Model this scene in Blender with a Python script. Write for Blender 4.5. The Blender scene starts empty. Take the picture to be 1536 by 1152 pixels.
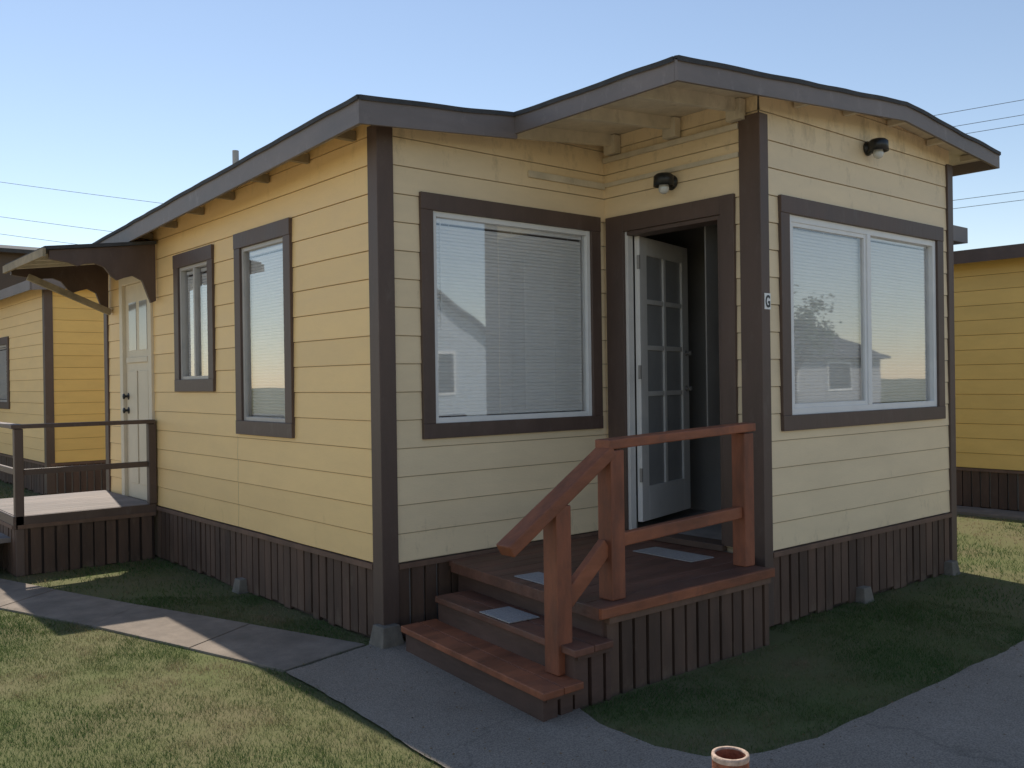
import bpy, bmesh, math, random
import numpy as np
from mathutils import Vector, Matrix, noise
from mathutils.geometry import delaunay_2d_cdt
random.seed(7); rng=np.random.default_rng(5)
S=bpy.context.scene; COL=bpy.context.collection
S.view_settings.view_transform='Standard'; S.view_settings.look='None'; S.view_settings.exposure=0
# ---------------------------------------------------------------- materials
def nodes_of(m): return m.node_tree.nodes, m.node_tree.links
def mat(name,col,rough=.6,var=.12,scale=3.0,bump=.1,bscale=60,stretch=(1,1,1),col2=None,metal=0,spec=.5,tone=False,dirt=None,dirt_z=None,dthr=.56,top=None,crack=False):
    m=bpy.data.materials.new(name); m.use_nodes=True; n,l=nodes_of(m)
    b=n['Principled BSDF']; b.inputs['Roughness'].default_value=rough; b.inputs['Metallic'].default_value=metal
    b.inputs['Specular IOR Level'].default_value=spec
    tc=n.new('ShaderNodeTexCoord'); mp=n.new('ShaderNodeMapping'); mp.inputs['Scale'].default_value=stretch
    l.new(tc.outputs['Object'],mp.inputs[0])
    nz=n.new('ShaderNodeTexNoise'); nz.inputs['Scale'].default_value=scale; nz.inputs['Detail'].default_value=6; nz.inputs['Roughness'].default_value=.65
    l.new(mp.outputs[0],nz.inputs['Vector'])
    rp=n.new('ShaderNodeMapRange'); rp.inputs[1].default_value=.3; rp.inputs[2].default_value=.7
    l.new(nz.outputs[0],rp.inputs[0])
    mx=n.new('ShaderNodeMix'); mx.data_type='RGBA'
    c2=col2 if col2 else tuple(c*(1-2*var) for c in col)
    mx.inputs[6].default_value=(*c2,1); mx.inputs[7].default_value=(*[min(1,c*(1+var*.5)) for c in col],1)
    l.new(rp.outputs[0],mx.inputs[0]); out=mx.outputs[2]
    if tone:
        at=n.new('ShaderNodeAttribute'); at.attribute_name='tone'
        mt=n.new('ShaderNodeMix'); mt.data_type='RGBA'; mt.blend_type='MULTIPLY'; mt.inputs[0].default_value=1
        l.new(out,mt.inputs[6]); l.new(at.outputs['Color'],mt.inputs[7]); out=mt.outputs[2]
    if dirt:
        n2=n.new('ShaderNodeTexNoise'); n2.inputs['Scale'].default_value=9; n2.inputs['Detail'].default_value=8; n2.inputs['Roughness'].default_value=.75
        m2=n.new('ShaderNodeMapping'); m2.inputs['Scale'].default_value=(1,1,.45); l.new(tc.outputs['Object'],m2.inputs[0]); l.new(m2.outputs[0],n2.inputs['Vector'])
        ns=n2.outputs[0]
        if dirt_z or top:
            sp=n.new('ShaderNodeSeparateXYZ'); l.new(tc.outputs['Object'],sp.inputs[0])
            for rng_,amt in ((dirt_z,.10),(top,.14)):
                if not rng_: continue
                rz=n.new('ShaderNodeMapRange'); rz.inputs[1].default_value=rng_[0]; rz.inputs[2].default_value=rng_[1]
                rz.inputs[3].default_value=amt if rng_ is dirt_z else 0; rz.inputs[4].default_value=0 if rng_ is dirt_z else amt; l.new(sp.outputs[2],rz.inputs[0])
                ad=n.new('ShaderNodeMath'); ad.operation='ADD'; l.new(ns,ad.inputs[0]); l.new(rz.outputs[0],ad.inputs[1]); ns=ad.outputs[0]
        r2=n.new('ShaderNodeMapRange'); r2.inputs[1].default_value=dthr; r2.inputs[2].default_value=dthr+.2; r2.inputs[4].default_value=.6
        l.new(ns,r2.inputs[0])
        m3=n.new('ShaderNodeMix'); m3.data_type='RGBA'; l.new(r2.outputs[0],m3.inputs[0]); l.new(out,m3.inputs[6]); m3.inputs[7].default_value=(*dirt,1); out=m3.outputs[2]
    if crack:
        vo=n.new('ShaderNodeTexVoronoi'); vo.feature='DISTANCE_TO_EDGE'; vo.inputs['Scale'].default_value=.4
        nw=n.new('ShaderNodeTexNoise'); nw.inputs['Scale'].default_value=2.2; nw.inputs['Detail'].default_value=8
        l.new(tc.outputs['Object'],nw.inputs['Vector']); vm=n.new('ShaderNodeVectorMath'); vm.operation='MULTIPLY_ADD'; vm.inputs[1].default_value=(.9,.9,0)
        l.new(nw.outputs[1],vm.inputs[0]); l.new(tc.outputs['Object'],vm.inputs[2]); l.new(vm.outputs[0],vo.inputs['Vector'])
        rc=n.new('ShaderNodeMapRange'); rc.inputs[1].default_value=0; rc.inputs[2].default_value=.007; rc.inputs[3].default_value=.28; rc.inputs[4].default_value=0; l.new(vo.outputs[0],rc.inputs[0])
        m4=n.new('ShaderNodeMix'); m4.data_type='RGBA'; l.new(rc.outputs[0],m4.inputs[0]); l.new(out,m4.inputs[6]); m4.inputs[7].default_value=(.06,.055,.05,1); out=m4.outputs[2]
        n5=n.new('ShaderNodeTexNoise'); n5.inputs['Scale'].default_value=140; n5.inputs['Detail'].default_value=2; l.new(tc.outputs['Object'],n5.inputs['Vector'])
        r5=n.new('ShaderNodeMapRange'); r5.inputs[1].default_value=.35; r5.inputs[2].default_value=.65; r5.inputs[3].default_value=.72; r5.inputs[4].default_value=1.25; l.new(n5.outputs[0],r5.inputs[0])
        m5=n.new('ShaderNodeMix'); m5.data_type='RGBA'; m5.blend_type='MULTIPLY'; m5.inputs[0].default_value=1; l.new(out,m5.inputs[6]); l.new(r5.outputs[0],m5.inputs[7]); out=m5.outputs[2]
    l.new(out,b.inputs['Base Color'])
    if bump:
        nb=n.new('ShaderNodeTexNoise'); nb.inputs['Scale'].default_value=bscale; nb.inputs['Detail'].default_value=5
        l.new(mp.outputs[0],nb.inputs['Vector'])
        bp=n.new('ShaderNodeBump'); bp.inputs['Strength'].default_value=bump; bp.inputs['Distance'].default_value=.01
        l.new(nb.outputs[0],bp.inputs['Height']); l.new(bp.outputs[0],b.inputs['Normal'])
        rr=n.new('ShaderNodeMapRange'); rr.inputs[3].default_value=max(0,rough-.12); rr.inputs[4].default_value=min(1,rough+.15)
        l.new(nz.outputs[0],rr.inputs[0]); l.new(rr.outputs[0],b.inputs['Roughness'])
    return m
YSHADE=mat('yellow_paint_shaded',(.92,.73,.47),.5,.05,1.6,.12,40,(1,1,3),tone=True,dirt=(.42,.32,.19),dirt_z=(.45,.9),dthr=.63,top=(2.7,3.3))  # shaded copy of the yellow siding paint, shade put into the colour
YLIT=mat('yellow_paint_lit',(.99,.67,.30),.5,.04,1.6,.12,40,(1,1,3),tone=True,dirt=(.66,.43,.18),dirt_z=(.45,.9),dthr=.65,top=(2.6,3.2))  # same yellow with warm light painted into its colour, for side walls
YLIT2=mat('yellow_paint_lit_bright',(.98,.63,.19),.5,.05,1.6,.12,40,(1,1,3),tone=True)  # brighter lit copy of that yellow, for the neighbours
CREAM=mat('weathered_cream_paint',(.72,.63,.48),.7,.12,5,.2,50,dirt=(.28,.21,.14))
OLDW=mat('old_wood_edge',(.36,.29,.19),.8,.2,6,.2,50,dirt=(.16,.12,.08))
BROWN=mat('dark_brown_trim_paint',(.12,.077,.060),.5,.15,4,.15,30,(1,1,.3),dirt=(.17,.13,.11))
SKIRT=mat('brown_skirt_paint',(.128,.074,.050),.75,.2,6,.25,40,(1,1,.25),tone=True,dirt=(.18,.125,.085),dirt_z=(0,.12))
FASC=mat('grey_brown_fascia_paint',(.22,.185,.175),.55,.15,3,.2,30,(.4,.4,1),dirt=(.34,.30,.28))
ROOF=mat('asphalt_roofing',(.07,.07,.072),.9,.2,8,.4,120)
RED=mat('redwood_stain',(.34,.112,.050),.6,.3,5,.3,35,(.35,1,1),dirt=(.14,.058,.038),dthr=.5)
REDV=mat('redwood_stain_upright',(.32,.105,.050),.6,.3,5,.3,35,(1,1,.3),dirt=(.14,.058,.038),dthr=.5)
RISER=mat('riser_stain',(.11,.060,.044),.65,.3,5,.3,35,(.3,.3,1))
DECK=mat('deck_stain',(.18,.078,.050),.6,.3,6,.3,40,(.3,1,1),dirt=(.15,.10,.08),dthr=.52)
TREAD2=mat('worn_tread_stain',(.20,.082,.050),.6,.3,6,.3,40,(1,.3,1),dirt=(.14,.09,.07),dthr=.5)
GREYDECK=mat('worn_grey_deck',(.28,.235,.21),.75,.25,5,.3,40,(.3,1,1))
WHITE=mat('white_vinyl',(.84,.83,.81),.4,.04,5,.03)
DOORW=mat('grey_white_door_paint',(.76,.73,.69),.45,.06,3,.06,30,dirt=(.5,.48,.46))
BEIGE=mat('beige_door_paint',(.76,.65,.48),.5,.06,3,.06)
ALU=mat('aluminium_frame',(.50,.46,.42),.4,.08,5,.05)
BLIND=mat('blind_vinyl',(.96,.95,.93),.5,.02,2,.02)
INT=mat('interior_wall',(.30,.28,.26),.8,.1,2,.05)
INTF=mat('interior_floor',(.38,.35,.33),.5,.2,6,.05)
BLACK=mat('black_metal',(.018,.018,.018),.35,.1,5,.03)
MATG=mat('grip_mat',(.38,.36,.35),.8,.15,60,.5,200)
CONC=mat('concrete_block',(.22,.19,.155),.9,.2,9,.4,80)
STEEL=mat('door_hardware',(.30,.28,.26),.35,.1,5,0)
BULB=mat('frosted_bulb',(.66,.66,.63),.15,.05,5,0)
WIRE=mat('wire_rubber',(.22,.24,.28),.7,.1,5,0)
SIGNW=mat('sign_white',(.85,.85,.83),.4,.03,9,0)
SIGNK=mat('sign_black',(.012,.012,.015),.4,.05,9,0)
RUST=mat('rusty_pipe',(.36,.12,.06),.8,.35,25,.6,90,dirt=(.45,.28,.2))
RIM=mat('rim_paint',(.62,.45,.35),.8,.3,40,.4,90,dirt=(.30,.12,.07))
PANEG=mat('obscured_pane',(.36,.36,.36),.12,.1,2,0)
def glass(name,f0,tint=(1,1,1)):
    m=bpy.data.materials.new(name); m.use_nodes=True; n,l=nodes_of(m); n.remove(n['Principled BSDF'])
    g=n.new('ShaderNodeBsdfGlossy'); g.inputs['Roughness'].default_value=.02; g.inputs['Color'].default_value=(.95,.97,1,1)
    t=n.new('ShaderNodeBsdfTransparent'); t.inputs[0].default_value=(*[.99*x for x in tint],1)
    lw=n.new('ShaderNodeFresnel'); lw.inputs[0].default_value=1.5
    mr=n.new('ShaderNodeMapRange'); mr.inputs[3].default_value=f0; mr.inputs[4].default_value=1; l.new(lw.outputs[0],mr.inputs[0])
    nz=n.new('ShaderNodeTexNoise'); nz.inputs['Scale'].default_value=1.3; tc=n.new('ShaderNodeTexCoord'); l.new(tc.outputs['Object'],nz.inputs['Vector'])
    bp=n.new('ShaderNodeBump'); bp.inputs['Strength'].default_value=.06; bp.inputs['Distance'].default_value=.02; l.new(nz.outputs[0],bp.inputs['Height']); l.new(bp.outputs[0],g.inputs['Normal'])
    mx=n.new('ShaderNodeMixShader'); l.new(mr.outputs[0],mx.inputs[0]); l.new(t.outputs[0],mx.inputs[1]); l.new(g.outputs[0],mx.inputs[2])
    l.new(mx.outputs[0],n['Material Output'].inputs[0]); return m
GLASS=glass('window_glass',.16)
# ---------------------------------------------------------------- helpers
WL={}
def put(o,parent):
    if parent is not None:
        o.parent=parent; o.matrix_parent_inverse=Matrix.Translation(-WL.get(parent.name,Vector((0,0,0))))
class MB:
    def __init__(s): s.v=[];s.f=[];s.m=[];s.t=[]
    def face(s,pts,mi=0,t=1.0):
        b=len(s.v); s.v+= [tuple(p) for p in pts]; s.f.append(tuple(range(b,b+len(pts)))); s.m.append(mi); s.t.append(t)
    def hexa(s,c,mi=0,t=1.0):
        b=len(s.v); s.v+=[tuple(p) for p in c]
        for q in ((3,2,1,0),(4,5,6,7),(0,1,5,4),(1,2,6,5),(2,3,7,6),(3,0,4,7)):
            s.f.append(tuple(b+i for i in q)); s.m.append(mi); s.t.append(t)
    def box(s,x0,x1,y0,y1,z0,z1,mi=0,t=1.0):
        s.hexa([(x0,y0,z0),(x1,y0,z0),(x1,y1,z0),(x0,y1,z0),(x0,y0,z1),(x1,y0,z1),(x1,y1,z1),(x0,y1,z1)],mi,t)
    def beam(s,p,q,w,h,mi=0,up=(0,0,1)):
        p=Vector(p);q=Vector(q);d=(q-p).normalized();side=d.cross(Vector(up)).normalized();u=side.cross(d)
        a=side*w/2;b=u*h/2
        s.hexa([p-a-b,p+a-b,q+a-b,q-a-b,p-a+b,p+a+b,q+a+b,q-a+b],mi)
    def prism(s,poly,axis_vec,mi=0):
        a=Vector(axis_vec); P=[Vector(p) for p in poly]; n=len(P)
        b=len(s.v); s.v+=[tuple(p) for p in P]+[tuple(p+a) for p in P]
        s.f.append(tuple(range(b,b+n))); s.f.append(tuple(range(b+2*n-1,b+n-1,-1))); s.m+=[mi,mi]; s.t+=[1,1]
        for i in range(n):
            j=(i+1)%n; s.f.append((b+i,b+n+i,b+n+j,b+j)); s.m.append(mi); s.t.append(1)
    def lathe(s,c,axis,prof,n=20,mi=0):
        c=Vector(c);axis=Vector(axis).normalized();a=axis.orthogonal().normalized();b2=axis.cross(a); b=len(s.v)
        for r,h in prof:
            for i in range(n):
                th=2*math.pi*i/n; s.v.append(tuple(c+axis*h+(a*math.cos(th)+b2*math.sin(th))*r))
        for k in range(len(prof)-1):
            for i in range(n):
                j=(i+1)%n; s.f.append((b+k*n+i,b+k*n+j,b+(k+1)*n+j,b+(k+1)*n+i)); s.m.append(mi); s.t.append(1)
    def skew(s,lim=.5): # steps stand slightly out of square to the wall
        s.v=[(x+.12*(y+.9),y,z) if x<lim else (x,y,z) for x,y,z in s.v]; return s
    def obj(s,name,mats,parent=None,bevel=0,smooth=False,fix=True):
        me=bpy.data.meshes.new(name); me.from_pydata(s.v,[],s.f)
        if not isinstance(mats,(list,tuple)): mats=[mats]
        for m in mats: me.materials.append(m)
        me.polygons.foreach_set('material_index',s.m)
        at=me.color_attributes.new('tone','FLOAT_COLOR','CORNER')
        cs=[]
        for p,t in zip(me.polygons,s.t):
            for _ in range(p.loop_total): cs+= [t,t,t,1]
        at.data.foreach_set('color',cs)
        if smooth: me.polygons.foreach_set('use_smooth',[True]*len(me.polygons))
        me.update()
        if fix:
            bm=bmesh.new();bm.from_mesh(me);bmesh.ops.recalc_face_normals(bm,faces=bm.faces);bm.to_mesh(me);bm.free()
        o=bpy.data.objects.new(name,me); COL.objects.link(o)
        if bevel:
            bv=o.modifiers.new('bevel','BEVEL'); bv.width=bevel; bv.segments=2; bv.limit_method='ANGLE'
        put(o,parent); return o
def empty(name,loc,label,cat,group=None):
    o=bpy.data.objects.new(name,None); o.location=loc; o.empty_display_size=.3; COL.objects.link(o); WL[o.name]=Vector(loc)
    o['label']=label; o['category']=cat
    if group:o['group']=group
    return o
def tag(o,label,cat,group=None):
    o['label']=label;o['category']=cat
    if group:o['group']=group
    return o
class Wall:
    def __init__(s,o,d,n): s.o=Vector((*o,0)); s.d=Vector((*d,0)); s.n=Vector((*n,0)); s.flip=s.d.cross(Vector((0,0,1))).dot(s.n)<0
    def P(s,a,off,z): return s.o+s.d*a+s.n*off+Vector((0,0,z))
    def quad(s,M,a,b,o0,o1,z00,z01,z10,z11,mi=0,t=1.0):
        q=[s.P(a,o0,z00),s.P(b,o0,z01),s.P(b,o1,z11),s.P(a,o1,z10)]
        M.face(q[::-1] if s.flip else q,mi,t)
    def lbox(s,M,a0,a1,o0,o1,z0,z1,mi=0,t=1.0):
        P=s.P; M.hexa([P(a0,o0,z0),P(a1,o0,z0),P(a1,o1,z0),P(a0,o1,z0),P(a0,o0,z1),P(a1,o0,z1),P(a1,o1,z1),P(a0,o1,z1)],mi,t)
def spans(a0,a1,ops,za,zb):
    zc=(za+zb)/2; cut=sorted([(o[0],o[1]) for o in ops if o[2]<zc<o[3]]); r=[];c=a0
    for u,v in cut:
        if u>c: r.append((c,min(u,a1)))
        c=max(c,v)
    if c<a1: r.append((c,a1))
    return r
PITCH=.175; GV=.0055
def siding(w,L,z0,topf,ops,m,parent,name='wall',detail=True):
    M=MB(); zmax=max(topf(a) for a in np.linspace(0,L,9)); nb=int((zmax-z0)/PITCH)+2
    zb=sorted(set([round(z0+k*PITCH,4) for k in range(nb)]+[round(z0+k*PITCH+GV,4) for k in range(nb)]+[round(v,4) for o in ops for v in (o[2],o[3])]))
    r=random.Random(int(L*100+z0*10))
    tones=[1-r.random()*.08 for _ in range(nb+1)]
    def off(z,k): return .006+.0055*(1-(z-z0-k*PITCH)/PITCH)
    for i in range(len(zb)-1):
        za,zc=zb[i],zb[i+1]
        if zc-za<1e-4: continue
        k=int((za+zc)/2/PITCH-z0/PITCH+1e-6); zk=z0+k*PITCH
        groove=((za+zc)/2<zk+GV)
        for a,b in spans(0,L,ops,za,zc):
            ns=max(1,int((b-a)/.45)) if detail else max(1,int((b-a)/2))
            xs=np.linspace(a,b,ns+1)
            for u,v in zip(xs[:-1],xs[1:]):
                ta,tb=topf(u),topf(v); 
                A0,B0=min(za,ta),min(za,tb); A1,B1=min(zc,ta),min(zc,tb)
                if A1-A0<1e-5 and B1-B0<1e-5: continue
                def jit(x,z):
                    q=(z-z0)/PITCH
                    if abs(q-round(q))<.05 and x not in (0,L): return z+.003*noise.noise(Vector((x*1.7,z*9,L)))
                    return z
                if groove: o0=o1=-.001
                else: o0,o1=off(za,k),off(zc,k)
                w.quad(M,u,v,o0,o1,jit(u,A0),jit(v,B0),jit(u,A1),jit(v,B1),0,tones[k] if not groove else .5)
                if groove:
                    w.quad(M,u,v,-.001,off(zk+GV,k),jit(u,A1),jit(v,B1),jit(u,A1),jit(v,B1),0,.8)
                    if k>0: w.quad(M,u,v,.006,-.001,jit(u,A0),jit(v,B0),jit(u,A0),jit(v,B0),0,.8)
    zz=sorted(set([z0-.45]+[v for o in ops for v in (o[2],o[3])]+[min(topf(a) for a in np.linspace(0,L,9))-.02]))
    for za,zc in zip(zz[:-1],zz[1:]):
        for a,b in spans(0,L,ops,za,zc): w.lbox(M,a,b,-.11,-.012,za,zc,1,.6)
    return M.obj(name,[m,INT],parent,fix=False)
def skirt(w,a0,a1,z1,parent,name='skirt',z0=.0,m=SKIRT,pitch=.103,bw=.086,seed=1):
    M=MB(); r=random.Random(seed); a=a0
    while a<a1-.02:
        b=min(a1,a+bw+r.uniform(-.010,.006)); dz=r.uniform(0,.035); o=r.uniform(-.003,.004)
        w.lbox(M,a,b,-.012+o,.012+o,z0+dz,z1-.035,0,r.uniform(.75,1.15)); a+=pitch
    w.lbox(M,a0,a1,-.035,-.016,z0-.05,z1-.035,0,.45)
    w.lbox(M,a0,a1,-.05,.028,z1-.036,z1-.004,0,1.5)
    return M.obj(name,m,parent)
def window(w,a0,a1,z0,z1,parent,tw=.115,mull=(),fm=WHITE,fw=.035,label=None,blind=True,sash=False):
    M=MB()
    w.lbox(M,a0,a1,-.01,.034,z1-tw-.012,z1); w.lbox(M,a0,a1,-.01,.034,z0,z0+tw)
    w.lbox(M,a0,a0+tw,-.01,.031,z0+tw,z1-tw-.012); w.lbox(M,a1-tw,a1,-.01,.031,z0+tw,z1-tw-.012)
    win=M.obj('window',BROWN,parent,bevel=.003)
    if label: win['label']=label
    i0,i1,j0,j1=a0+tw,a1-tw,z0+tw,z1-tw-.012
    F=MB()
    w.lbox(F,i0,i0+fw,-.07,.012,j0,j1); w.lbox(F,i1-fw,i1,-.07,.012,j0,j1)
    w.lbox(F,i0+fw,i1-fw,-.07,.010,j0,j0+fw); w.lbox(F,i0+fw,i1-fw,-.07,.010,j1-fw,j1)
    cols=[i0+fw]
    for mu in mull:
        w.lbox(F,mu-fw*.55,mu+fw*.55,-.07,.014,j0+fw,j1-fw); cols+= [mu-fw*.55,mu+fw*.55]
    cols.append(i1-fw)
    if sash:
        c0,c1=cols[0],cols[1]; q=.028
        for (x0,x1,y0,y1) in ((c0,c0+q,j0+fw,j1-fw),(c1-q,c1,j0+fw,j1-fw),(c0+q,c1-q,j0+fw,j0+fw+q),(c0+q,c1-q,j1-fw-q,j1-fw)):
            w.lbox(F,x0,x1,-.03,.004,y0,y1)
    F.obj('frame',fm,win,bevel=.002)
    G=MB()
    for c in range(0,len(cols),2):
        o=-.012 if c==0 else -.024
        w.quad(G,cols[c],cols[c+1],o,o,j0+fw,j0+fw,j1-fw,j1-fw)
    G.obj('pane',GLASS,win,fix=False)
    if blind:
        B=MB(); p=.025; r=random.Random(int(a0*100))
        parts=[(i0+fw+.006,i1-fw-.006)] if len(cols)==2 else [(cols[k]+.006,cols[k+1]-.006) for k in range(0,len(cols),2)]
        for b0,b1 in parts:
            z=j0+fw+.02
            while z<j1-.07:
                t=r.uniform(-.0012,.0012)
                w.quad(B,b0,b1,-.050,-.046,z-.0125+t,z-.0125+t,z-.001,z-.001,0)
                w.quad(B,b0,b1,-.046,-.055,z-.001,z-.001,z+.0125,z+.0125,0)
                z+=p*.93
            w.lbox(B,b0,b1,-.067,-.040,j1-.062,j1-.036); w.lbox(B,b0,b1,-.060,-.045,j0+.016,j0+.034)
            for q in (.10,.5,.90): 
                c=b0+(b1-b0)*q; w.lbox(B,c-.0012,c+.0012,-.0445,-.0435,j0+.03,j1-.05)
            c=b0+.06; w.lbox(B,c-.003,c+.003,-.042,-.037,j1-.75,j1-.05)
        B.obj('blind',BLIND,win,fix=False)
    D=MB(); w.lbox(D,a0+.02,a1-.02,-.60,-.59,z0,z1); D.obj('curtain',INT,win)
    return win
def corner_board(parent,pts,z0,z1,name='corner_board'):
    M=MB(); M.prism([(x,y,z0) for x,y in pts],(0,0,z1-z0)); return M.obj(name,BROWN,parent,bevel=.004)
# ---------------------------------------------------------------- cottage
X1=1.963; YW=-1.359; X2=4.563; YB=5.36; ZS=.487
house=empty('cottage',(2.2,2.2,0),'single storey yellow cottage with brown trim and open glazed front door','house')
def roof_z(x,y):
    z=3.25+.084*(x+.22) if x<=3.43 else 3.556-.082*(x-3.43)
    if y>-.2: z-=.045*(y+.2)*max(0,min(1,(3.43-x)/3.65))
    return z
U=lambda x,y: roof_z(x,y)-.047
wA=Wall((0,0),(1,0),(0,-1)); wS=Wall((0,0),(0,1),(-1,0)); wD=Wall((X1,0),(0,-1),(-1,0)); wF=Wall((X1,YW),(1,0),(0,-1))
wR=Wall((X2,YW),(0,1),(1,0)); wB=Wall((0,YB),(1,0),(0,1))
def op(a0,a1,z0,z1,t=.115): return (a0+t,a1-t,z0+t,z1-t-.012)
W1=(.289,1.890,1.241,2.795); WW=(2.153-X1,4.400-X1,1.250,2.776); S1=(1.123,2.064,1.2185,2.765); S2=(2.493,3.352,1.546,2.744)
siding(wA,X1,ZS,lambda a:U(a,0),[op(*W1,t=.095)],YSHADE,house)
siding(wS,YB,ZS,lambda a:U(0,a),[op(*S1,t=.105),op(*S2,t=.105),(2.085,2.089,ZS,1.2),(4.02,4.75,.50,2.60)],YLIT,house)
siding(wD,-YW,ZS,lambda a:U(X1,-a),[(.19,1.075,.40,2.665)],YSHADE,house)
siding(wF,X2-X1,ZS,lambda a:U(X1+a,YW),[op(*WW,t=.10)],YSHADE,house)
siding(wR,YB-YW,ZS,lambda a:U(X2,YW+a),[],YSHADE,house,detail=False)
siding(wB,X2,ZS,lambda a:U(a,YB),[],YSHADE,house,detail=False)
e=.026
corner_board(house,[(-e,-e),(.092,-e),(.092,-.001),(-.001,-.001),(-.001,.085),(-e,.085)],0.05,3.17)
corner_board(house,[(X1-e,YW-e),(X1+.065,YW-e),(X1+.065,YW-.001),(X1-.001,YW-.001),(X1-.001,YW+.135),(X1-e,YW+.135)],0.02,3.27)
corner_board(house,[(X2-.065,YW-e),(X2+e,YW-e),(X2+e,YW+.1),(X2+.001,YW+.1),(X2+.001,YW-.001),(X2-.065,YW-.001)],0.05,3.30)
corner_board(house,[(-e,YB-.09),(-.001,YB-.09),(-.001,YB+.02),(-e,YB+.02)],0.05,2.93)
skirt(wA,.095,X1,ZS,house,seed=1); skirt(wS,.09,YB,ZS,house,seed=2); skirt(wF,.07,X2-X1-.07,ZS,house,seed=3); skirt(wR,.1,YB-YW,ZS,house,seed=4); skirt(wB,0,X2,ZS,house,seed=5)
window(wA,*W1,house,tw=.095,label='large square window with closed white blinds')
window(wF,*WW,house,tw=.10,mull=(3.275-X1,),fw=.045,sash=True,label='wide white sliding window with closed blinds')
window(wS,*S1,house,tw=.105,fm=ALU,fw=.03,label='tall narrow window with closed blinds')
window(wS,*S2,house,tw=.105,fm=ALU,fw=.028,mull=(2.92,),label='small two pane window')
# roof
M=MB(); xs=[-.24,.3,.93,1.5,2.2,2.8,3.43,4.2,4.98]; ys=[-1.56,-.2,1,2.2,3.4,4.6,5.5]
M2=MB()
for i in range(len(xs)-1):
    for j in range(len(ys)-1):
        if xs[i+1]<=.93+1e-6 and ys[j+1]<=-.2+1e-6: continue
        q=[(xs[i],ys[j]),(xs[i+1],ys[j]),(xs[i+1],ys[j+1]),(xs[i],ys[j+1])]
        M.hexa([(x,y,roof_z(x,y)-.018) for x,y in q]+[(x,y,roof_z(x,y)) for x,y in q])
        M2.hexa([(x,y,roof_z(x,y)-.045) for x,y in q]+[(x,y,roof_z(x,y)-.0185) for x,y in q])
roof=M.obj('roof',ROOF,house)
M2.obj('roof_deck',CREAM,roof)
outline=[(-.24,5.5),(-.24,-.2),(.93,-.2),(.93,-1.56),(3.43,-1.56),(4.98,-1.56),(4.98,5.5),(-.24,5.5)]
Fm=MB()
for k,((x0,y0),(x1,y1)) in enumerate(zip(outline[:-1],outline[1:])):
    n=6 if k in (0,5) else 3
    nv=Vector((0,-1,0))
    if k in(0,2): nv=Vector((-1,0,0))
    if k==5: nv=Vector((1,0,0))
    if k==6: nv=Vector((0,1,0))
    h=.15 if k in (0,1) else .12
    for s in range(n):
        a=s/n;b=(s+1)/n
        p=Vector((x0+(x1-x0)*a,y0+(y1-y0)*a,0)); q=Vector((x0+(x1-x0)*b,y0+(y1-y0)*b,0))
        zp,zq=roof_z(p.x,p.y)-.012,roof_z(q.x,q.y)-.012
        e0=nv*.001; e1=nv*.022
        pp=p.copy(); qq=q.copy()
        d=(q-p).normalized()
        if s==0: pp-=d*.021*(1 if k in(0,1,3,5) else 0)
        if s==n-1: qq+=d*.021*(1 if k in (0,4) else 0)
        Fm.hexa([pp+e0+Vector((0,0,zp-h)),qq+e0+Vector((0,0,zq-h)),qq+e1+Vector((0,0,zq-h)),pp+e1+Vector((0,0,zp-h)),
                 pp+e0+Vector((0,0,zp)),qq+e0+Vector((0,0,zq)),qq+e1+Vector((0,0,zq)),pp+e1+Vector((0,0,zp))])
        e2=nv*.034
        m_=8
        for u in range(m_):
            A=pp.lerp(qq,u/m_);B=pp.lerp(qq,(u+1)/m_); za=zp+(zq-zp)*u/m_; zb_=zp+(zq-zp)*(u+1)/m_
            ja=.009*noise.noise(A*3.1); jb=.009*noise.noise(B*3.1)
            Fm.hexa([A+e0+Vector((0,0,za+.0005)),B+e0+Vector((0,0,zb_+.0005)),B+e2+Vector((0,0,zb_-.014+jb)),A+e2+Vector((0,0,za-.014+ja)),
                 A+e0+Vector((0,0,za+.018)),B+e0+Vector((0,0,zb_+.018)),B+e2+Vector((0,0,zb_+.014+jb)),A+e2+Vector((0,0,za+.014+ja))],1)
Fm.obj('fascia',[FASC,ROOF],roof)
for y in (-.13,-.69,-1.22):
    Rf=MB()
    Rf.hexa([(.95,y-.02,U(.95,y)-.085),(X1-.076,y-.02,U(X1,y)-.085),(X1-.076,y+.02,U(X1,y)-.085),(.95,y+.02,U(.95,y)-.085),
             (.95,y-.02,U(.95,y)),(X1-.076,y-.02,U(X1,y)),(X1-.076,y+.02,U(X1,y)),(.95,y+.02,U(.95,y))])
    Rf.box(X1-.076,X1-.016,y-.055,y+.055,U(X1,y)-.14,U(X1,y)-.01)
    Rf.obj('rafter',CREAM,roof)
for y in np.arange(.25,5.4,.61):
    Rf=MB(); Rf.box(-.21,-.015,y-.02,y+.02,U(-.1,y)-.075,U(-.2,y)-.005); Rf.obj('rafter',OLDW,roof)
for x in (2.35,2.96,3.57,4.18,4.75):
    Rf=MB(); Rf.box(x-.02,x+.02,-1.55,YW-.02,U(x,-1.5)-.05,U(x,-1.5)-.006); Rf.obj('rafter',CREAM,roof)
for (w_,a0,a1,o,z0,z1) in ((wA,1.20,X1-.02,.030,3.005,3.05),(wD,.0,1.22,.028,3.02,3.05),(wD,.02,1.22,.034,3.20,3.235)):
    Bt=MB(); w_.lbox(Bt,a0,a1,.012,o,z0,z1); Bt.obj('batten',CREAM,house)
V=MB(); V.lathe((.63,3.5,3.20),(0,0,1),[(.03,0),(.03,.60),(.022,.60),(.022,.5)],16); V.obj('vent_pipe',ALU,roof)
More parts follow.
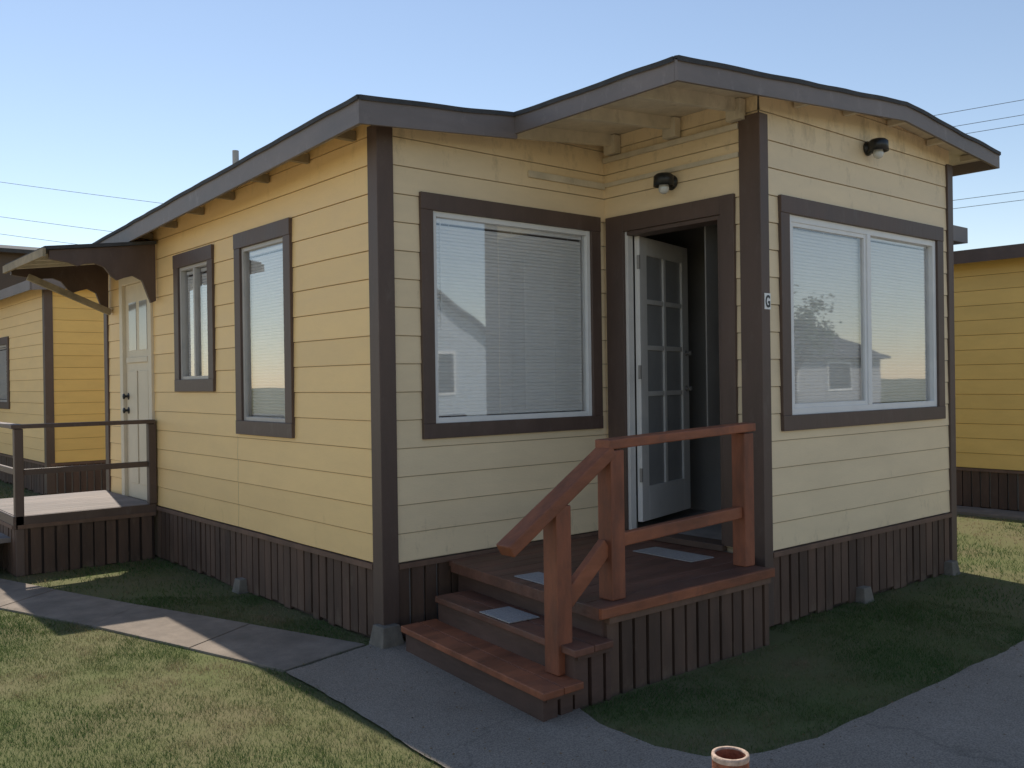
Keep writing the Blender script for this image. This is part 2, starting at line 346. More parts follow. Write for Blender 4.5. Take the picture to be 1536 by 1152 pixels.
for (x,y,s) in ((-.0,-.02,1),(3.1,YW-.02,.8),(4.45,YW-.02,.8),(-.02,2.0,.8)):
    P=MB(); b=.085*s;t=.06*s
    P.hexa([(x-b,y-b,-.02),(x+b,y-b,-.02),(x+b,y+b,-.02),(x-b,y+b,-.02),(x-t,y-t,.13*s),(x+t,y-t,.13*s),(x+t,y+t,.13*s),(x-t,y+t,.13*s)])
    P.obj('pier_block',CONC,house,bevel=.006)
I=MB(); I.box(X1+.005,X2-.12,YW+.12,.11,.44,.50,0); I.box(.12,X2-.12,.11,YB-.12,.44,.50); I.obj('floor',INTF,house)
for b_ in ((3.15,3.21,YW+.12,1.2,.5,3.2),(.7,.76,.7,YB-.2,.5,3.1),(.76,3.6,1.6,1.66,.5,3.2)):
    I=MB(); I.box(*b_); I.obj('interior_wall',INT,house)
# front doorway
D=MB()
wD.lbox(D,.041,.215,-.01,.034,.50,2.79); wD.lbox(D,1.075,1.183,-.01,.034,.50,2.79); wD.lbox(D,.215,1.075,-.01,.034,2.67,2.789)
wD.lbox(D,.215,1.075,-.12,.05,.465,.505,0)
door=D.obj('door',BROWN,house,bevel=.003); door['label']='open white glazed door in a brown frame'
J=MB(); wD.lbox(J,.190,.240,-.045,.012,.507,2.668); wD.lbox(J,1.045,1.074,-.13,.020,.507,2.668,1); wD.lbox(J,.240,1.045,-.13,.020,2.64,2.668,1)
J.obj('door_jamb',[DOORW,BROWN],door,bevel=.002)
phi=math.radians(15.0); wL=Wall((2.025,-.262),(math.cos(phi),math.sin(phi)),(math.sin(phi),-math.cos(phi)))
Lf=MB(); LW=.84; za,zb=.56,2.64
st=.115
wL.lbox(Lf,0,st,-.02,.02,za,zb); wL.lbox(Lf,LW-st,LW,-.02,.02,za,zb); wL.lbox(Lf,st,LW-st,-.02,.02,zb-.13,zb); wL.lbox(Lf,st,LW-st,-.02,.02,za,za+.25)
mid=LW/2; wL.lbox(Lf,mid-.02,mid+.02,-.018,.018,za+.25,zb-.13)
for k in range(1,5):
    z=za+.25+(zb-.13-za-.25)*k/5; wL.lbox(Lf,st,mid-.02,-.016,.016,z-.018,z+.018); wL.lbox(Lf,mid+.02,LW-st,-.016,.016,z-.018,z+.018)
Lf.obj('door_leaf',DOORW,door,bevel=.003)
G=MB(); wL.lbox(G,st,LW-st,-.003,.003,za+.25,zb-.13); G.obj('door_pane',PANEG,door)
for z in (1.52,1.80):
    H=MB(); H.lathe(wL.P(LW-.06,.02,z),wL.n,[(.0,0),(.022,0),(.022,.006),(.009,.008),(.009,.025),(.018,.032),(.021,.040),(.016,.048),(0,.05)],16)
    H.obj('door_handle',STEEL,door,smooth=True)
for z in (.85,1.6,2.4):
    H=MB(); wL.lbox(H,-.012,.004,.005,.024,z,z+.1); H.obj('hinge',STEEL,door)
# side door
D=MB(); wS.lbox(D,3.93,4.02,-.01,.034,.50,2.69); wS.lbox(D,4.75,4.84,-.01,.034,.50,2.69); wS.lbox(D,4.02,4.75,-.01,.034,2.60,2.689)
sd=D.obj('door',BEIGE,house,bevel=.003); sd['label']='closed beige side door with two small top panes'
L=MB(); wS.lbox(L,4.022,4.748,-.05,.0,.502,2.598)
for a,b,c,d in ((4.10,4.36,.65,1.75),(4.41,4.67,.65,1.75)):
    wS.lbox(L,a,b,.001,.010,c,d)
wS.lbox(L,4.08,4.69,.001,.02,1.83,1.88)
L.obj('door_leaf',BEIGE,sd,bevel=.003)
for a,b in ((4.13,4.34),(4.43,4.64)):
    G=MB(); wS.lbox(G,a,b,.001,.004,1.95,2.42); G.obj('door_pane',PANEG,sd)
for z in (1.50,1.36):
    H=MB(); H.lathe(wS.P(4.665,.0,z),wS.n,[(0,0),(.035,0),(.035,.012),(.012,.014),(.012,.04),(.028,.05),(.028,.06),(0,.068)],14); H.obj('door_handle',BLACK,sd,smooth=True)
# side canopy
C=MB(); z_w,z_o=2.90,2.775
C.hexa([(-.97,3.76,z_o),(-.028,3.76,z_w),(-.028,5.25,z_w),(-.97,5.25,z_o),(-.97,3.76,z_o+.03),(-.028,3.76,z_w+.03),(-.028,5.25,z_w+.03),(-.97,5.25,z_o+.03)])
can=C.obj('canopy',ROOF,house); can['label']='small flat canopy with scalloped brown brackets'
prof=[(-.03,z_w),(-.03,2.38),(-.075,2.36),(-.11,2.45),(-.15,2.56),(-.23,2.60),(-.31,2.575),(-.37,2.55),(-.42,2.585),(-.48,2.66),(-.56,2.69),(-.64,2.68),(-.70,2.655),(-.77,2.68),(-.93,2.70),(-.93,z_o-.002)]
for y in (3.79,5.19):
    C=MB(); C.prism([(x,y,z) for x,z in prof],(0,.035,0)); C.obj('bracket',BROWN,can)
C=MB(); C.box(-.99,-.965,3.75,5.26,2.715,2.785); C.obj('canopy_edge',OLDW,can)
C=MB(); C.beam((-.80,5.12,2.68),(-.03,5.12,2.36),.05,.06); C.obj('brace',OLDW,can)
C=MB()
for y in (4.1,4.45,4.8): C.hexa([(-.96,y,z_o-.06),(-.03,y,z_w-.06),(-.03,y+.04,z_w-.06),(-.96,y+.04,z_o-.06),(-.96,y,z_o-.001),(-.03,y,z_w-.001),(-.03,y+.04,z_w-.001),(-.96,y+.04,z_o-.001)])
C.obj('canopy_frame',CREAM,can)
# ---------------------------------------------------------------- front porch
porch=empty('wooden_porch',(1,-.8,0),'redwood stained front porch steps with chunky post railing','porch')
M=MB(); y=-1.58
while y<-.06:
    y1=min(y+.135,-.03); x1=1.70 if y1<YW-.01 else X1-.03
    if y<YW<y1: x1=1.70
    M.box(.36,x1,y,y1-.004,.425,.462); y=y1
M.skew().obj('deck',DECK,porch,bevel=.003)
M=MB(); M.box(.25,1.72,-1.605,-1.581,.41,.463); M.obj('deck_edge',RED,porch,bevel=.004)
M=MB(); M.box(.332,.359,-1.58,-.10,.40,.4635); M.skew().obj('deck_edge',DECK,porch,bevel=.004)
for x0,x1,z,ya,yb,mm in ((.12,.385,.31,-1.64,-.25,TREAD2),(-.10,.16,.160,-1.66,-.20,RED)):
    M=MB(); w=(x1-x0-.006)/2; M.box(x0,x0+w,ya,yb,z-.036,z); M.box(x0+w+.006,x1,ya+.004,yb,z-.036,z-.001); M.skew().obj('stair_tread',mm,porch,bevel=.005)
M=MB(); M.box(.38,.40,-1.55,-.12,.02,.40); M.box(.145,.165,-1.60,-.25,.01,.272); M.box(-.075,-.05,-1.62,-.22,-.01,.122)
M.box(-.05,.38,-.25,-.225,0,.122)
M.box(.165,.38,-.29,-.265,.123,.272)
M.skew().obj('riser',RISER,porch)
wq=Wall((-.165,-1.60),(1,0),(0,-1)); skirt(wq,.02,.24,.135,porch,seed=13,z0=-.03,m=RISER,name='side_skirt')
wq=Wall((.075,-1.585),(1,0),(0,-1)); skirt(wq,0,.24,.285,porch,seed=14,z0=-.03,m=RISER,name='side_skirt')
wp=Wall((.32,-1.56),(1,0),(0,-1)); skirt(wp,0,1.38,.41,porch,seed=9,z0=-.06)
def post(x,y,z0,z1,w=.09,par=porch,m=REDV,name='post'):
    M=MB(); M.box(x-w/2,x+w/2,y-w/2,y+w/2,z0,z1); return M.obj(name,m,par,bevel=.006)
post(.075,-1.475,.161,.985,.10); post(.46,-1.475,.463,1.235,.10); post(1.655,-1.43,.463,1.265,.095)
M=MB(); M.beam((.40,-1.475,1.265),(1.72,-1.43,1.30),.105,.05,0)
M.obj('handrail',RED,porch,bevel=.006)
M=MB(); M.beam((-.26,-1.475,.80),(.44,-1.475,1.235),.103,.066); M.obj('handrail',RED,porch,bevel=.008)
M=MB(); M.beam((.51,-1.47,.76),(1.61,-1.435,.79),.045,.07); M.obj('mid_rail',RED,porch,bevel=.006)
M=MB(); M.beam((.12,-1.475,.50),(.415,-1.475,.745),.045,.09); M.obj('mid_rail',RED,porch,bevel=.006)
def mat_obj(x0,x1,y0,y1,z,rot,label):
    M=MB(); c=Vector(((x0+x1)/2,(y0+y1)/2,0)); R=Matrix.Rotation(rot,3,'Z')
    cs=[R@(Vector((x,y,0))-c)+c for x,y in ((x0,y0),(x1,y0),(x1,y1),(x0,y1))]
    M.hexa([(p.x,p.y,z+.001) for p in cs]+[(p.x,p.y,z+.007) for p in cs]); return tag(M.obj('grip_mat',MATG,bevel=.002),label,'mat','grip mats on the front steps')
mat_obj(.13,.33,-1.06,-.76,.31,-.1,'thin grey grip mat on the middle stair tread')
mat_obj(.42,.60,-1.05,-.72,.462,-.08,'thin grey grip mat at the edge of the deck')
mat_obj(1.50,1.72,-1.16,-.66,.462,-.03,'thin grey grip mat before the open door')
# ---------------------------------------------------------------- side porch
sp=empty('side_porch',(-.6,4.5,0),'dark brown raised side porch with simple square railing','porch')
M=MB(); y=3.90
while y<5.28: M.box(-1.19,-.03,y,y+.132,.475,.51); y+=.137
M.obj('deck',GREYDECK,sp,bevel=.003)
M=MB(); M.box(-1.20,-.03,3.865,3.89,.40,.508); M.box(-1.222,-1.198,3.865,5.30,.40,.508); M.obj('deck_edge',BROWN,sp)
skirt(Wall((-1.19,3.885),(1,0),(0,-1)),0,1.15,.44,sp,seed=21,z0=-.02); skirt(Wall((-1.20,3.885),(0,1),(-1,0)),0,1.4,.44,sp,seed=22)
for x,y in ((-1.17,3.90),(-.055,3.90),(-1.17,5.25)): post(x,y,.0 if x<-1 else .51,1.25,.07,sp,BROWN)
for p,q in (((-1.23,3.90,1.27),(-.03,3.90,1.27)),((-1.17,3.95,1.27),(-1.17,5.3,1.27))):
    M=MB(); M.beam(p,q,.09,.035); M.obj('handrail',BROWN,sp,bevel=.003)
for p,q in (((-1.13,3.90,.88),(-.09,3.90,.88)),((-1.17,3.95,.88),(-1.17,5.2,.88))):
    M=MB(); M.beam(p,q,.035,.05); M.obj('mid_rail',BROWN,sp,bevel=.003)
for b_ in ((-1.5,-1.2,.28),(-1.8,-1.5,.12)):
    M=MB(); M.box(b_[0],b_[1],4.0,5.2,b_[2],b_[2]+.04); M.box(b_[0]+.02,b_[0]+.05,4.02,5.18,0,b_[2]); M.obj('stair_tread',GREYDECK,sp)
# ---------------------------------------------------------------- lamps, sign
def lamp(w,a,z,label):
    b=w.P(a,.012,z); o=empty('wall_lamp',b,label,'lamp','black lamps on the cottage walls')
    M=MB(); M.lathe(b,w.n,[(0,0),(.052,0),(.052,.012),(.03,.03),(.03,.05)],20); M.obj('lamp_base',BLACK,o,smooth=True)
    M=MB(); c=b+w.n*.085+Vector((0,0,.05)); M.lathe(c,(0,0,-1),[(0,-.002),(.05,0),(.068,.015),(.072,.085),(.066,.085),(.06,.02),(0,.015)],24); M.lathe(b+w.n*.02+Vector((0,0,.03)),w.n,[(.015,0),(.015,.04)],10); M.obj('lamp_shade',BLACK,o,smooth=True)
    M=MB(); M.lathe(c+Vector((0,0,-.02)),(0,0,-1),[(.022,0),(.024,.03),(.034,.065),(.037,.085),(.030,.105),(.015,.115),(0,.117)],18); M.obj('lamp_bulb',BULB,o,smooth=True)
lamp(wD,.66,2.95,'black dome wall lamp beside the front door'); lamp(wF,3.27-X1,3.24,'black dome wall lamp above the sliding window')
sg=empty('house_sign',wF.P(.033,.03,2.03),'small white plaque with a black letter on the corner post','sign')
M=MB(); wF.lbox(M,.0,.064,.0265,.031,2.03,2.132); M.obj('plaque',SIGNW,sg,bevel=.001)
t=bpy.data.curves.new('letter','FONT'); t.body='G'; t.size=.105; t.align_x='CENTER'; t.extrude=.001; t.offset=.0028
to=bpy.data.objects.new('letter',t); COL.objects.link(to); bpy.context.view_layer.update()
me=bpy.data.meshes.new_from_object(to); bpy.data.objects.remove(to); me.materials.clear(); me.materials.append(SIGNK)
lo=bpy.data.objects.new('letter',me); COL.objects.link(lo)
me.transform(Matrix.Translation(wF.P(.032,.0322,2.045))@Matrix.Rotation(math.pi/2,4,'X')@Matrix.Diagonal((.66,1,1,1)))
put(lo,sg)
# ---------------------------------------------------------------- neighbours
def cottage2(x0,x1,y0,y1,label,m_front,m_side,wins=(),zr=3.12):
    h=empty('neighbouring_cottage',((x0+x1)/2,(y0+y1)/2,0),label,'house','yellow cottages in the row')
    f=Wall((x0,y0),(1,0),(0,-1)); s=Wall((x0,y0),(0,1),(-1,0)); b=Wall((x0,y1),(1,0),(0,1)); r=Wall((x1,y0),(0,1),(1,0))
    xm=(x0+x1)/2; g=lambda x: zr+.08*(min(x-x0,x1-x))
    siding(f,x1-x0,ZS,lambda a:g(x0+a),[],m_front,h,detail=False)
    siding(s,y1-y0,ZS,lambda a:zr,[op(*q) for q in wins],m_side,h,detail=False)
    siding(b,x1-x0,ZS,lambda a:g(x0+a),[],m_front,h,detail=False); siding(r,y1-y0,ZS,lambda a:zr,[],m_side,h,detail=False)
    skirt(f,.03,x1-x0,ZS,h,seed=31); skirt(s,.03,y1-y0,ZS,h,seed=32); 
    corner_board(h,[(x0-e,y0-e),(x0+.09,y0-e),(x0+.09,y0-.001),(x0-.001,y0-.001),(x0-.001,y0+.09),(x0-e,y0+.09)],.05,zr)
    for q in wins: window(s,*q,h,fm=ALU)
    M=MB(); o=.24
    for xa,xb in ((x0-o,xm),(xm,x1+o)):
        q=[(xa,y0-o),(xb,y0-o),(xb,y1+o),(xa,y1+o)]; zz=lambda x: g(x)+.045
        M.hexa([(x,y,zz(x)-.04) for x,y in q]+[(x,y,zz(x)) for x,y in q])
    rf=M.obj('roof',ROOF,h)
    M=MB(); zz=lambda x:g(x)+.04
    M.box(x0-o-.022,x0-o,y0-o,y1+o,zz(x0-o)-.15,zz(x0-o)); M.box(x1+o,x1+o+.022,y0-o,y1+o,zz(x1+o)-.15,zz(x1+o))
    for yy in (y0-o-.022,y1+o):
        for xa,xb in ((x0-o,xm),(xm,x1+o)):
            M.hexa([(xa,yy,zz(xa)-.15),(xb,yy,zz(xb)-.15),(xb,yy+.02,zz(xb)-.15),(xa,yy+.02,zz(xa)-.15),(xa,yy,zz(xa)),(xb,yy,zz(xb)),(xb,yy+.02,zz(xb)),(xa,yy+.02,zz(xa))])
    M.obj('fascia',FASC if x0<5 else BROWN,rf)
    return h
nl=cottage2(.5,5.0,9.9,17.5,'yellow neighbouring cottage with brown corner boards and slatted skirt',YLIT2,YLIT,wins=((2.3,3.7,1.25,2.45),))
nr=cottage2(8.27,12.5,-2.6,7.5,'golden yellow neighbouring cottage with dark brown roof edge',YLIT2,YLIT2,zr=3.03)
M=MB(); M.box(7.80,8.24,.1,1.6,3.16,3.34); M.obj('roof_extension',FASC,nr)
def gable_house(x0,x1,y0,y1,zw,zr,m,label,win=((.5,1.2,1.0,2.0),),axis='x'):
    h=empty('distant_house',((x0+x1)/2,(y0+y1)/2,0),label,'house')
    M=MB(); M.box(x0,x1,y0,y1,0,zw)
    ym=(y0+y1)/2; xm=(x0+x1)/2
    if axis=='y': M.prism([(x0,y0,zw),(x1,y0,zw),(xm,y0,zr-.06)],(0,y1-y0,0))
    else: M.prism([(x0,y0,zw),(x0,y1,zw),(x0,ym,zr-.06)],(x1-x0,0,0))
    M.obj('wall',m,h)
    R=MB(); o=.35
    if axis=='y':
        s=(zr-zw)/(xm-x0)
        for a in (-1,1):
            xe=xm+a*(xm-x0+o); ze=zw-s*o
            R.hexa([(xe,y0-o,ze),(xm,y0-o,zr),(xm,y1+o,zr),(xe,y1+o,ze),(xe,y0-o,ze+.1),(xm,y0-o,zr+.1),(xm,y1+o,zr+.1),(xe,y1+o,ze+.1)])
    else:
        s=(zr-zw)/(ym-y0)
        for a in (-1,1):
            ye=ym+a*(ym-y0+o); ze=zw-s*o
            R.hexa([(x0-o,ye,ze),(x1+o,ye,ze),(x1+o,ym,zr),(x0-o,ym,zr),(x0-o,ye,ze+.1),(x1+o,ye,ze+.1),(x1+o,ym,zr+.1),(x0-o,ym,zr+.1)])
    R.obj('roof',ROOF,h)
    for k,(a,b,c,d) in enumerate(win):
        for yy,sg2 in ((y1,1),(y0,-1)):
            W=MB(); W.box(x0+a-.1,x0+b+.1,yy+.01*sg2,yy+.04*sg2,c-.1,d+.1,0); W.box(x0+a,x0+b,yy+.041*sg2,yy+.05*sg2,c,d,1); W.obj('window',[WHITE,BLACK],h)
    return h
PB=mat('pale_blue_siding',(.42,.47,.52),.6,.06,3,.1); GW=mat('grey_siding',(.35,.35,.36),.7,.06,3,.1); DK=mat('dark_brown_siding',(.10,.075,.06),.7,.1,3,.1)
gable_house(-4,4.6,21,28,5.0,5.55,DK,'dark brown distant house with a low shingle roof',win=((4.5,5.2,3.2,3.9),),axis='x')
gable_house(11.5,18.5,-30,-22,3.2,5.4,PB,'pale blue gabled house across the lane',win=((2.3,3.3,1.2,2.8),(4.6,5.4,1.2,2.6)),axis='y')
gable_house(31,42,-32,-22,2.6,4.7,GW,'grey gabled house across the lane',win=((2.,3.4,1.0,2.2),(6,8,1,2.2)),axis='x')
# ---------------------------------------------------------------- power lines
def wire(p,q,r=.010,sag=.3):
    p=Vector(p);q=Vector(q);M=MB();n=16;pts=[]
    for i in range(n+1):
        t=i/n;a=p.lerp(q,t);a.z-=sag*4*t*(1-t);pts.append(a)
    for a,b in zip(pts[:-1],pts[1:]): M.beam(a,b,r*2,r*2)
    return tag(M.obj('power_line',WIRE),'thin dark overhead power line against the sky','power line','overhead power lines')
dr=Vector((1.2,-3.7,.1))
for b in ((36.4,14.3,13.3),(36.6,14.6,12.75),(36.9,15,12.45),(36.6,14.3,9.6),(36.9,14.5,9.3)):
    b=Vector(b); wire(b-dr*8,b+dr*8,sag=.6)
d2=Vector((5.3,-4.5,-1.0))
for b in ((5.8,40.1,10.7),(5.8,40.1,9.2),(5.6,40.3,8.5)):
    b=Vector(b); wire(b-d2*1.5,b+d2*3,sag=.2,r=.008)
# ---------------------------------------------------------------- pipe bollard
BX,BY=-.865,-3.205
pb=empty('pipe_bollard',(BX,BY,0),'short rusty hollow steel pipe standing in the asphalt','bollard')
M=MB(); M.lathe((BX,BY,-.02),(0,0,1),[(.052,0),(.052,.545)],28); M.lathe((BX,BY,-.02),(0,0,1),[(.044,.545),(.044,.2),(0,.2)],28); M.obj('pipe',RUST,pb,smooth=True)
M=MB(); M.lathe((BX,BY,-.02),(0,0,1),[(.0525,.535),(.0535,.545),(.052,.551),(.044,.551),(.0435,.545)],28); M.obj('pipe_rim',RIM,pb,smooth=True)
# ---------------------------------------------------------------- ground
def structure(o): o['kind']='structure'; return o
GR=mat('lawn_soil',(.095,.115,.042),.95,.3,1.1,.5,30,col2=(.16,.135,.075),spec=.1)
M=MB(); M.face([(-400,-400,0),(400,-400,0),(400,400,0),(-400,400,0)]); structure(M.obj('ground',GR,fix=False))
ASP=mat('aged_asphalt',(.31,.262,.215),.85,.12,.9,.6,160,dirt=(.38,.335,.28),spec=.2,crack=True,dthr=.58)
SID=mat('old_concrete_path',(.27,.225,.185),.9,.2,3,.4,90,dirt=(.18,.15,.12),spec=.2,dthr=.5)
BOUNCE=mat('bounce_gravel',(.55,.48,.38),.95,.15,5,.8,60,spec=.1)  # pale surface for the added bounce ground
asph=[(-.70,-.10),(-.73,-.8),(-.79,-1.65),(-.84,-2.3),(-.95,-2.8),(-1.4,-3.3),(-3,-3.6),(-9,-3.9),(-9,-11),(30,-11),(30,-2.7),(2.82,-2.57),(1.2,-2.57),(.6,-2.56),(.3,-2.50),(.08,-2.36),(.0,-2.15),(.03,-1.8),(.12,-1.5),(.12,-.03),(-.08,.04)]
def rough_poly(poly,step=.06,amp=.02):
    out=[]
    for (x0,y0),(x1,y1) in zip(poly,poly[1:]+poly[:1]):
        L=math.hypot(x1-x0,y1-y0); n=max(1,min(90,int(L/step))); n=n if L<4.5 else 20
        for i in range(n):
            t=i/n; x=x0+(x1-x0)*t;y=y0+(y1-y0)*t
            out.append((x+amp*noise.noise(Vector((x*3,y*3,1)))+.5*amp*noise.noise(Vector((x*12,y*12,1))),y+amp*noise.noise(Vector((x*3,y*3,7)))+.5*amp*noise.noise(Vector((x*12,y*12,5)))))
    return out
def inside(px,py,poly):
    r=np.zeros(len(px),bool); n=len(poly); j=n-1
    for i in range(n):
        xi,yi=poly[i];xj,yj=poly[j]
        if yi!=yj: r^=((yi>py)!=(yj>py))&(px<(xj-xi)*(py-yi)/(yj-yi)+xi)
        j=i
    return r
def sheet(poly,z,m,name):
    n=len(poly); vs,_,fs,_,_,_=delaunay_2d_cdt([Vector(p) for p in poly],[(i,(i+1)%n) for i in range(n)],[],0,1e-6)
    keep=[]
    for f in fs:
        c=sum((vs[i] for i in f),Vector((0,0)))/len(f)
        if inside(np.array([c.x]),np.array([c.y]),poly)[0]:
            a,b_,c_=[vs[i] for i in f[:3]]
            keep.append(tuple(f) if (b_-a).cross(c_-a)>0 else tuple(f[::-1]))
    me=bpy.data.meshes.new(name); me.from_pydata([(v.x,v.y,z) for v in vs],[],keep); me.materials.append(m); o=bpy.data.objects.new(name,me); COL.objects.link(o); return structure(o)
asr=rough_poly(asph,amp=.02); sheet(asr,.012,ASP,'asphalt_path')
sheet(rough_poly([(-16,-3.2),(-3.6,-3.0),(-3.4,0),(-3.5,6),(-3.3,14),(-3.4,30),(-16,30)],amp=.1,step=.5),.006,BOUNCE,'added_bounce_ground')  # added out of view to bounce warm sun onto the left wall
inn=[(-.10,.06),(-.42,1.0),(-.78,2.05),(-1.10,3.05),(-1.42,4.1),(-1.7,5.4),(-2.0,6.8)]; out=[(-.70,-.08),(-.93,.72),(-1.22,1.7),(-1.57,2.7),(-1.95,3.7),(-2.4,4.9),(-2.8,6.2)]
M=MB()
for i in range(len(inn)-1):
    a,b,c,d=Vector((*out[i],0)),Vector((*inn[i],0)),Vector((*inn[i+1],0)),Vector((*out[i+1],0)); g=.003
    u1=(c-b).normalized()*g;u2=(d-a).normalized()*g; dz=.015+.002*(i%2)
    q=[a+u2,b+u1,c-u1,d-u2]
    M.hexa([(p.x,p.y,-.02) for p in q]+[(p.x,p.y,dz) for p in q],0)
structure(M.obj('concrete_path',SID,bevel=.003))
pathpoly=[(p[0],p[1]) for p in out]+[(p[0],p[1]) for p in inn[::-1]]
M=MB(); M.box(7.7,8.2,-3,7,-.02,.03); structure(M.obj('concrete_strip',SID))
# ---------------------------------------------------------------- grass
cx,cy=-3.0291,-4.8318; Fv=(.6443,.7648); Rv=(.7648,-.6443)
def blades(N,x0,x1,y0,y1,h0,h1,wd,dmin,dmax):
    x=rng.uniform(x0,x1,N);y=rng.uniform(y0,y1,N)
    dep=(x-cx)*Fv[0]+(y-cy)*Fv[1]; lat=(x-cx)*Rv[0]+(y-cy)*Rv[1]
    k=(dep>dmin)&(dep<dmax)&(abs(lat/dep)<.68)
    x=x[k];y=y[k]
    jx,jy=x+rng.normal(0,.014,len(x)),y+rng.normal(0,.014,len(x))
    k=~inside(jx,jy,asr)&~inside(jx,jy,pathpoly)
    k&=~((x>-.02)&(x<X2+.02)&(y>0)&(y<YB)); k&=~((x>X1-.02)&(x<X2+.02)&(y>YW)&(y<.1)); k&=~((x>-.18)&(x<1.98)&(y>-1.60)&(y<.02))
    k&=~((x>-1.2)&(x<0)&(y>3.88)&(y<5.3)); k&=~((x>7.7)&(x<12.5)); k&=~((x>.5)&(x<5)&(y>9.9)); k&=x>-3.4
    x=x[k];y=y[k]; n=len(x)
    nz=np.array([noise.noise(Vector((a*1.3,b*1.3,0))) for a,b in zip(x,y)]); nf=np.array([noise.noise(Vector((a*6,b*6,3))) for a,b in zip(x,y)])
    kk=rng.uniform(0,1,n)<np.clip(.78-nz*.8+nf*.6,.2,1); x,y,nz,nf=x[kk],y[kk],nz[kk],nf[kk]; n=len(x)
    h=rng.uniform(h0,h1,n)*(1+.5*nf-.3*nz); th=rng.uniform(0,6.283,n); ph=rng.uniform(0,6.283,n); lean=rng.uniform(.3,1.5,n)*h
    w=wd*rng.uniform(.6,1.3,n)
    v=np.zeros((n,5,3)); cw,sw=np.cos(th)*w,np.sin(th)*w
    v[:,0]=np.c_[x-cw,y-sw,np.zeros(n)]; v[:,1]=np.c_[x+cw,y+sw,np.zeros(n)]
    mx,my=x+np.cos(ph)*lean*.35,y+np.sin(ph)*lean*.35
    v[:,2]=np.c_[mx+cw*.7,my+sw*.7,h*.6]; v[:,3]=np.c_[mx-cw*.7,my-sw*.7,h*.6]; v[:,4]=np.c_[x+np.cos(ph)*lean,y+np.sin(ph)*lean,h]
    dry=np.clip(.30+nz*1.4+nf*.4+rng.normal(0,.18,n),0,1)
    return v,dry
V=[];Dd=[]
for a in ((660000,-4.2,3.4,-3.4,3.4,.008,.024,.0011,2.6,7),(290000,-7,9,-3,9,.012,.032,.0024,6,14),(50000,-10,9,5,22,.03,.05,.006,13,30)):
    v,d=blades(*a); V.append(v);Dd.append(d)
V=np.concatenate(V);Dd=np.concatenate(Dd);n=len(V)
me=bpy.data.meshes.new('lawn_grass'); me.vertices.add(n*5); me.vertices.foreach_set('co',V.reshape(-1).astype(np.float32))
b=(np.arange(n)*5)[:,None]
loops=np.concatenate([b+np.array([[0,1,2,3]]),b+np.array([[3,2,4]])],axis=1).reshape(-1)
me.loops.add(n*7); me.loops.foreach_set('vertex_index',loops.astype(np.int32))
me.polygons.add(n*2); ls=np.stack([np.arange(n)*7,np.arange(n)*7+4],1).reshape(-1); me.polygons.foreach_set('loop_start',ls.astype(np.int32))
me.update(calc_edges=True)
at=me.attributes.new('dry','FLOAT','POINT'); at.data.foreach_set('value',np.repeat(Dd,5).astype(np.float32))
gm=bpy.data.materials.new('grass_blades'); gm.use_nodes=True; nn,ll=nodes_of(gm); bs=nn['Principled BSDF']; bs.inputs['Roughness'].default_value=.6; bs.inputs['Specular IOR Level'].default_value=.25
an=nn.new('ShaderNodeAttribute'); an.attribute_name='dry'; cr=nn.new('ShaderNodeValToRGB'); cr.color_ramp.elements[0].color=(.060,.115,.028,1); cr.color_ramp.elements[1].color=(.28,.205,.125,1)
el=cr.color_ramp.elements.new(.5); el.color=(.115,.145,.050,1)
ll.new(an.outputs['Fac'],cr.inputs[0]); ll.new(cr.outputs[0],bs.inputs['Base Color'])
tr=nn.new('ShaderNodeBsdfTranslucent'); ll.new(cr.outputs[0],tr.inputs[0]); ms=nn.new('ShaderNodeMixShader'); ms.inputs[0].default_value=.35
ll.new(bs.outputs[0],ms.inputs[1]); ll.new(tr.outputs[0],ms.inputs[2]); ll.new(ms.outputs[0],nn['Material Output'].inputs[0])
me.materials.append(gm); go=bpy.data.objects.new('lawn_grass',me); COL.objects.link(go); go['kind']='stuff'; go['label']='short patchy green and dry lawn grass'; go['category']='grass'
# leaf litter
LIT=mat('dry_leaves',(.24,.15,.07),.8,.4,20,0)
M=MB(); r=random.Random(11)
for _ in range(420):
    c=r.random()
    if c<.35: x,y=r.uniform(-.8,.0),r.uniform(-2.4,.0)
    elif c<.7: x,y=r.uniform(-.2,3.4),r.gauss(-2.6,.12)
    else: x,y=r.uniform(-1.8,4.5),r.uniform(-3.6,-1.7)
    s=r.uniform(.003,.010); a=r.uniform(0,6.28); z=.020
    ca,sa=math.cos(a)*s,math.sin(a)*s
    M.face([(x-ca,y-sa,z),(x+sa*.5,y-ca*.5,z+r.uniform(0,.006)),(x+ca,y+sa,z),(x-sa*.5,y+ca*.5,z+r.uniform(0,.006))])
lt=M.obj('leaf_litter',LIT,fix=False); lt['kind']='stuff'; lt['label']='small dry leaf bits scattered on the asphalt path'; lt['category']='leaves'
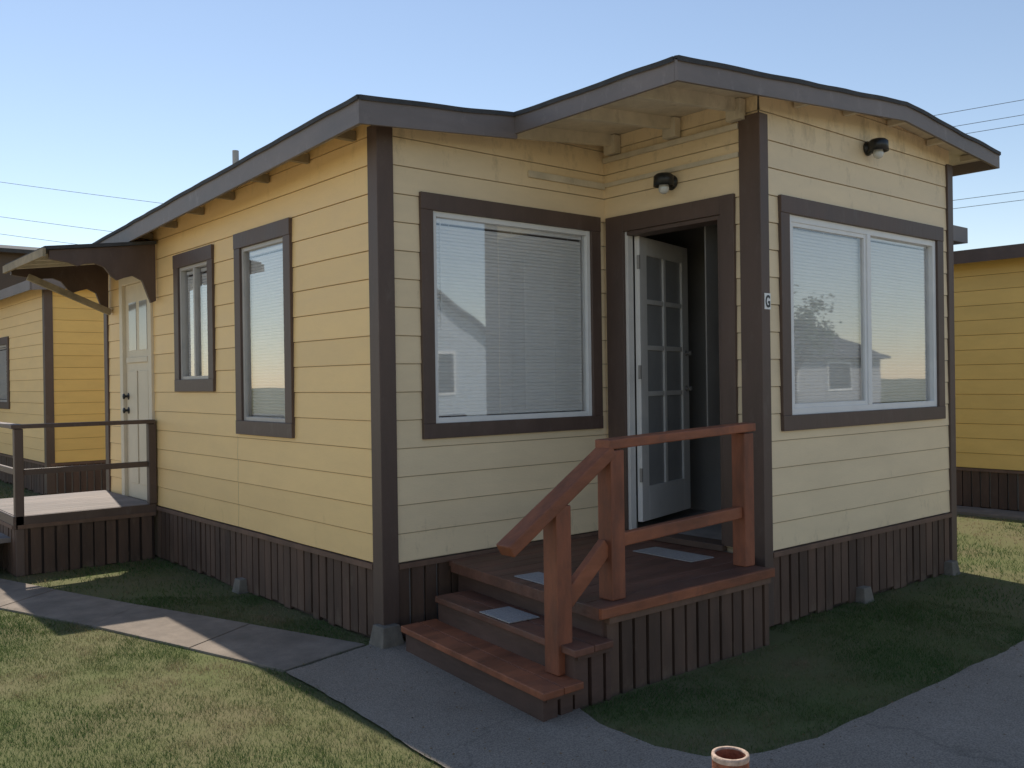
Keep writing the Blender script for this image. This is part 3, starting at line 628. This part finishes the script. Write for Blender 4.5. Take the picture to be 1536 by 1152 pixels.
# ---------------------------------------------------------------- tree across the lane
tr_=empty('leafy_tree',(31,-20,0),'small leafy tree across the lane','tree')
M=MB()
BARK=mat('bark',(.09,.07,.05),.9,.3,9,.5,40); LEAF=mat('leaves',(.06,.10,.03),.7,.4,2,.0)
M.beam((31,-20,0),(31.1,-20,2.2),.22,.22)
for k in range(7):
    a=k*.9; M.beam((31.1,-20,1.6+k*.15),(31.1+1.1*math.cos(a),-20+1.1*math.sin(a),3+.25*k),.07,.07)
M.obj('trunk',BARK,tr_)
M=MB(); r=random.Random(3)
for c in range(45):
    cc=Vector((31.1,-20,3.7))+Vector((r.gauss(0,.8),r.gauss(0,.8),r.gauss(0,.75)))
    for _ in range(45):
        p=cc+Vector((r.gauss(0,.22),r.gauss(0,.22),r.gauss(0,.2))); d=Vector((r.gauss(0,1),r.gauss(0,1),r.gauss(0,1))).normalized()*.09; u=d.orthogonal().normalized()*.05
        M.face([p-d,p+u,p+d,p-u])
M.obj('crown',LEAF,tr_,fix=False)
# ---------------------------------------------------------------- light
el=math.radians(52); az=math.radians(78)
wd=bpy.data.worlds.new('World'); S.world=wd; wd.use_nodes=True; n=wd.node_tree.nodes; l=wd.node_tree.links
sk=n.new('ShaderNodeTexSky'); sk.sky_type='NISHITA'; sk.sun_disc=False; sk.sun_elevation=el; sk.sun_rotation=math.pi/2-az
sk.air_density=1.0; sk.dust_density=.05; sk.ozone_density=1.0
mx=n.new('ShaderNodeMix'); mx.data_type='RGBA'; mx.blend_type='MULTIPLY'; mx.inputs[0].default_value=1; mx.inputs[7].default_value=(1.10,1.0,.93,1)
l.new(sk.outputs[0],mx.inputs[6]); l.new(mx.outputs[2],n['Background'].inputs[0]); n['Background'].inputs[1].default_value=.15
sl=bpy.data.lights.new('sun','SUN'); sl.energy=5; sl.angle=math.radians(.6); sl.color=(1,.92,.80); so=bpy.data.objects.new('sun',sl); COL.objects.link(so)
sd_=Vector((math.cos(az)*math.cos(el),math.sin(az)*math.cos(el),math.sin(el))); so.rotation_euler=sd_.to_track_quat('Z','Y').to_euler(); so.location=(0,0,20)
# ---------------------------------------------------------------- camera
yaw,pi_,ro=.8708,-.0034,.014
F=Vector((math.cos(yaw)*math.cos(pi_),math.sin(yaw)*math.cos(pi_),math.sin(pi_))); R=Vector((math.sin(yaw),-math.cos(yaw),0)); Uu=R.cross(F)
Rr=R*math.cos(ro)-Uu*math.sin(ro); Ur=R*math.sin(ro)+Uu*math.cos(ro)
cd=bpy.data.cameras.new('camera'); cd.sensor_fit='HORIZONTAL'; cd.sensor_width=36; cd.lens=1391.28/1536*36; cd.clip_end=2000; cd.clip_start=.05
co=bpy.data.objects.new('camera',cd); COL.objects.link(co)
mw=Matrix((Rr,Ur,-F)).transposed().to_4x4(); mw.translation=Vector((cx,cy,1.6)); co.matrix_world=mw
S.camera=co
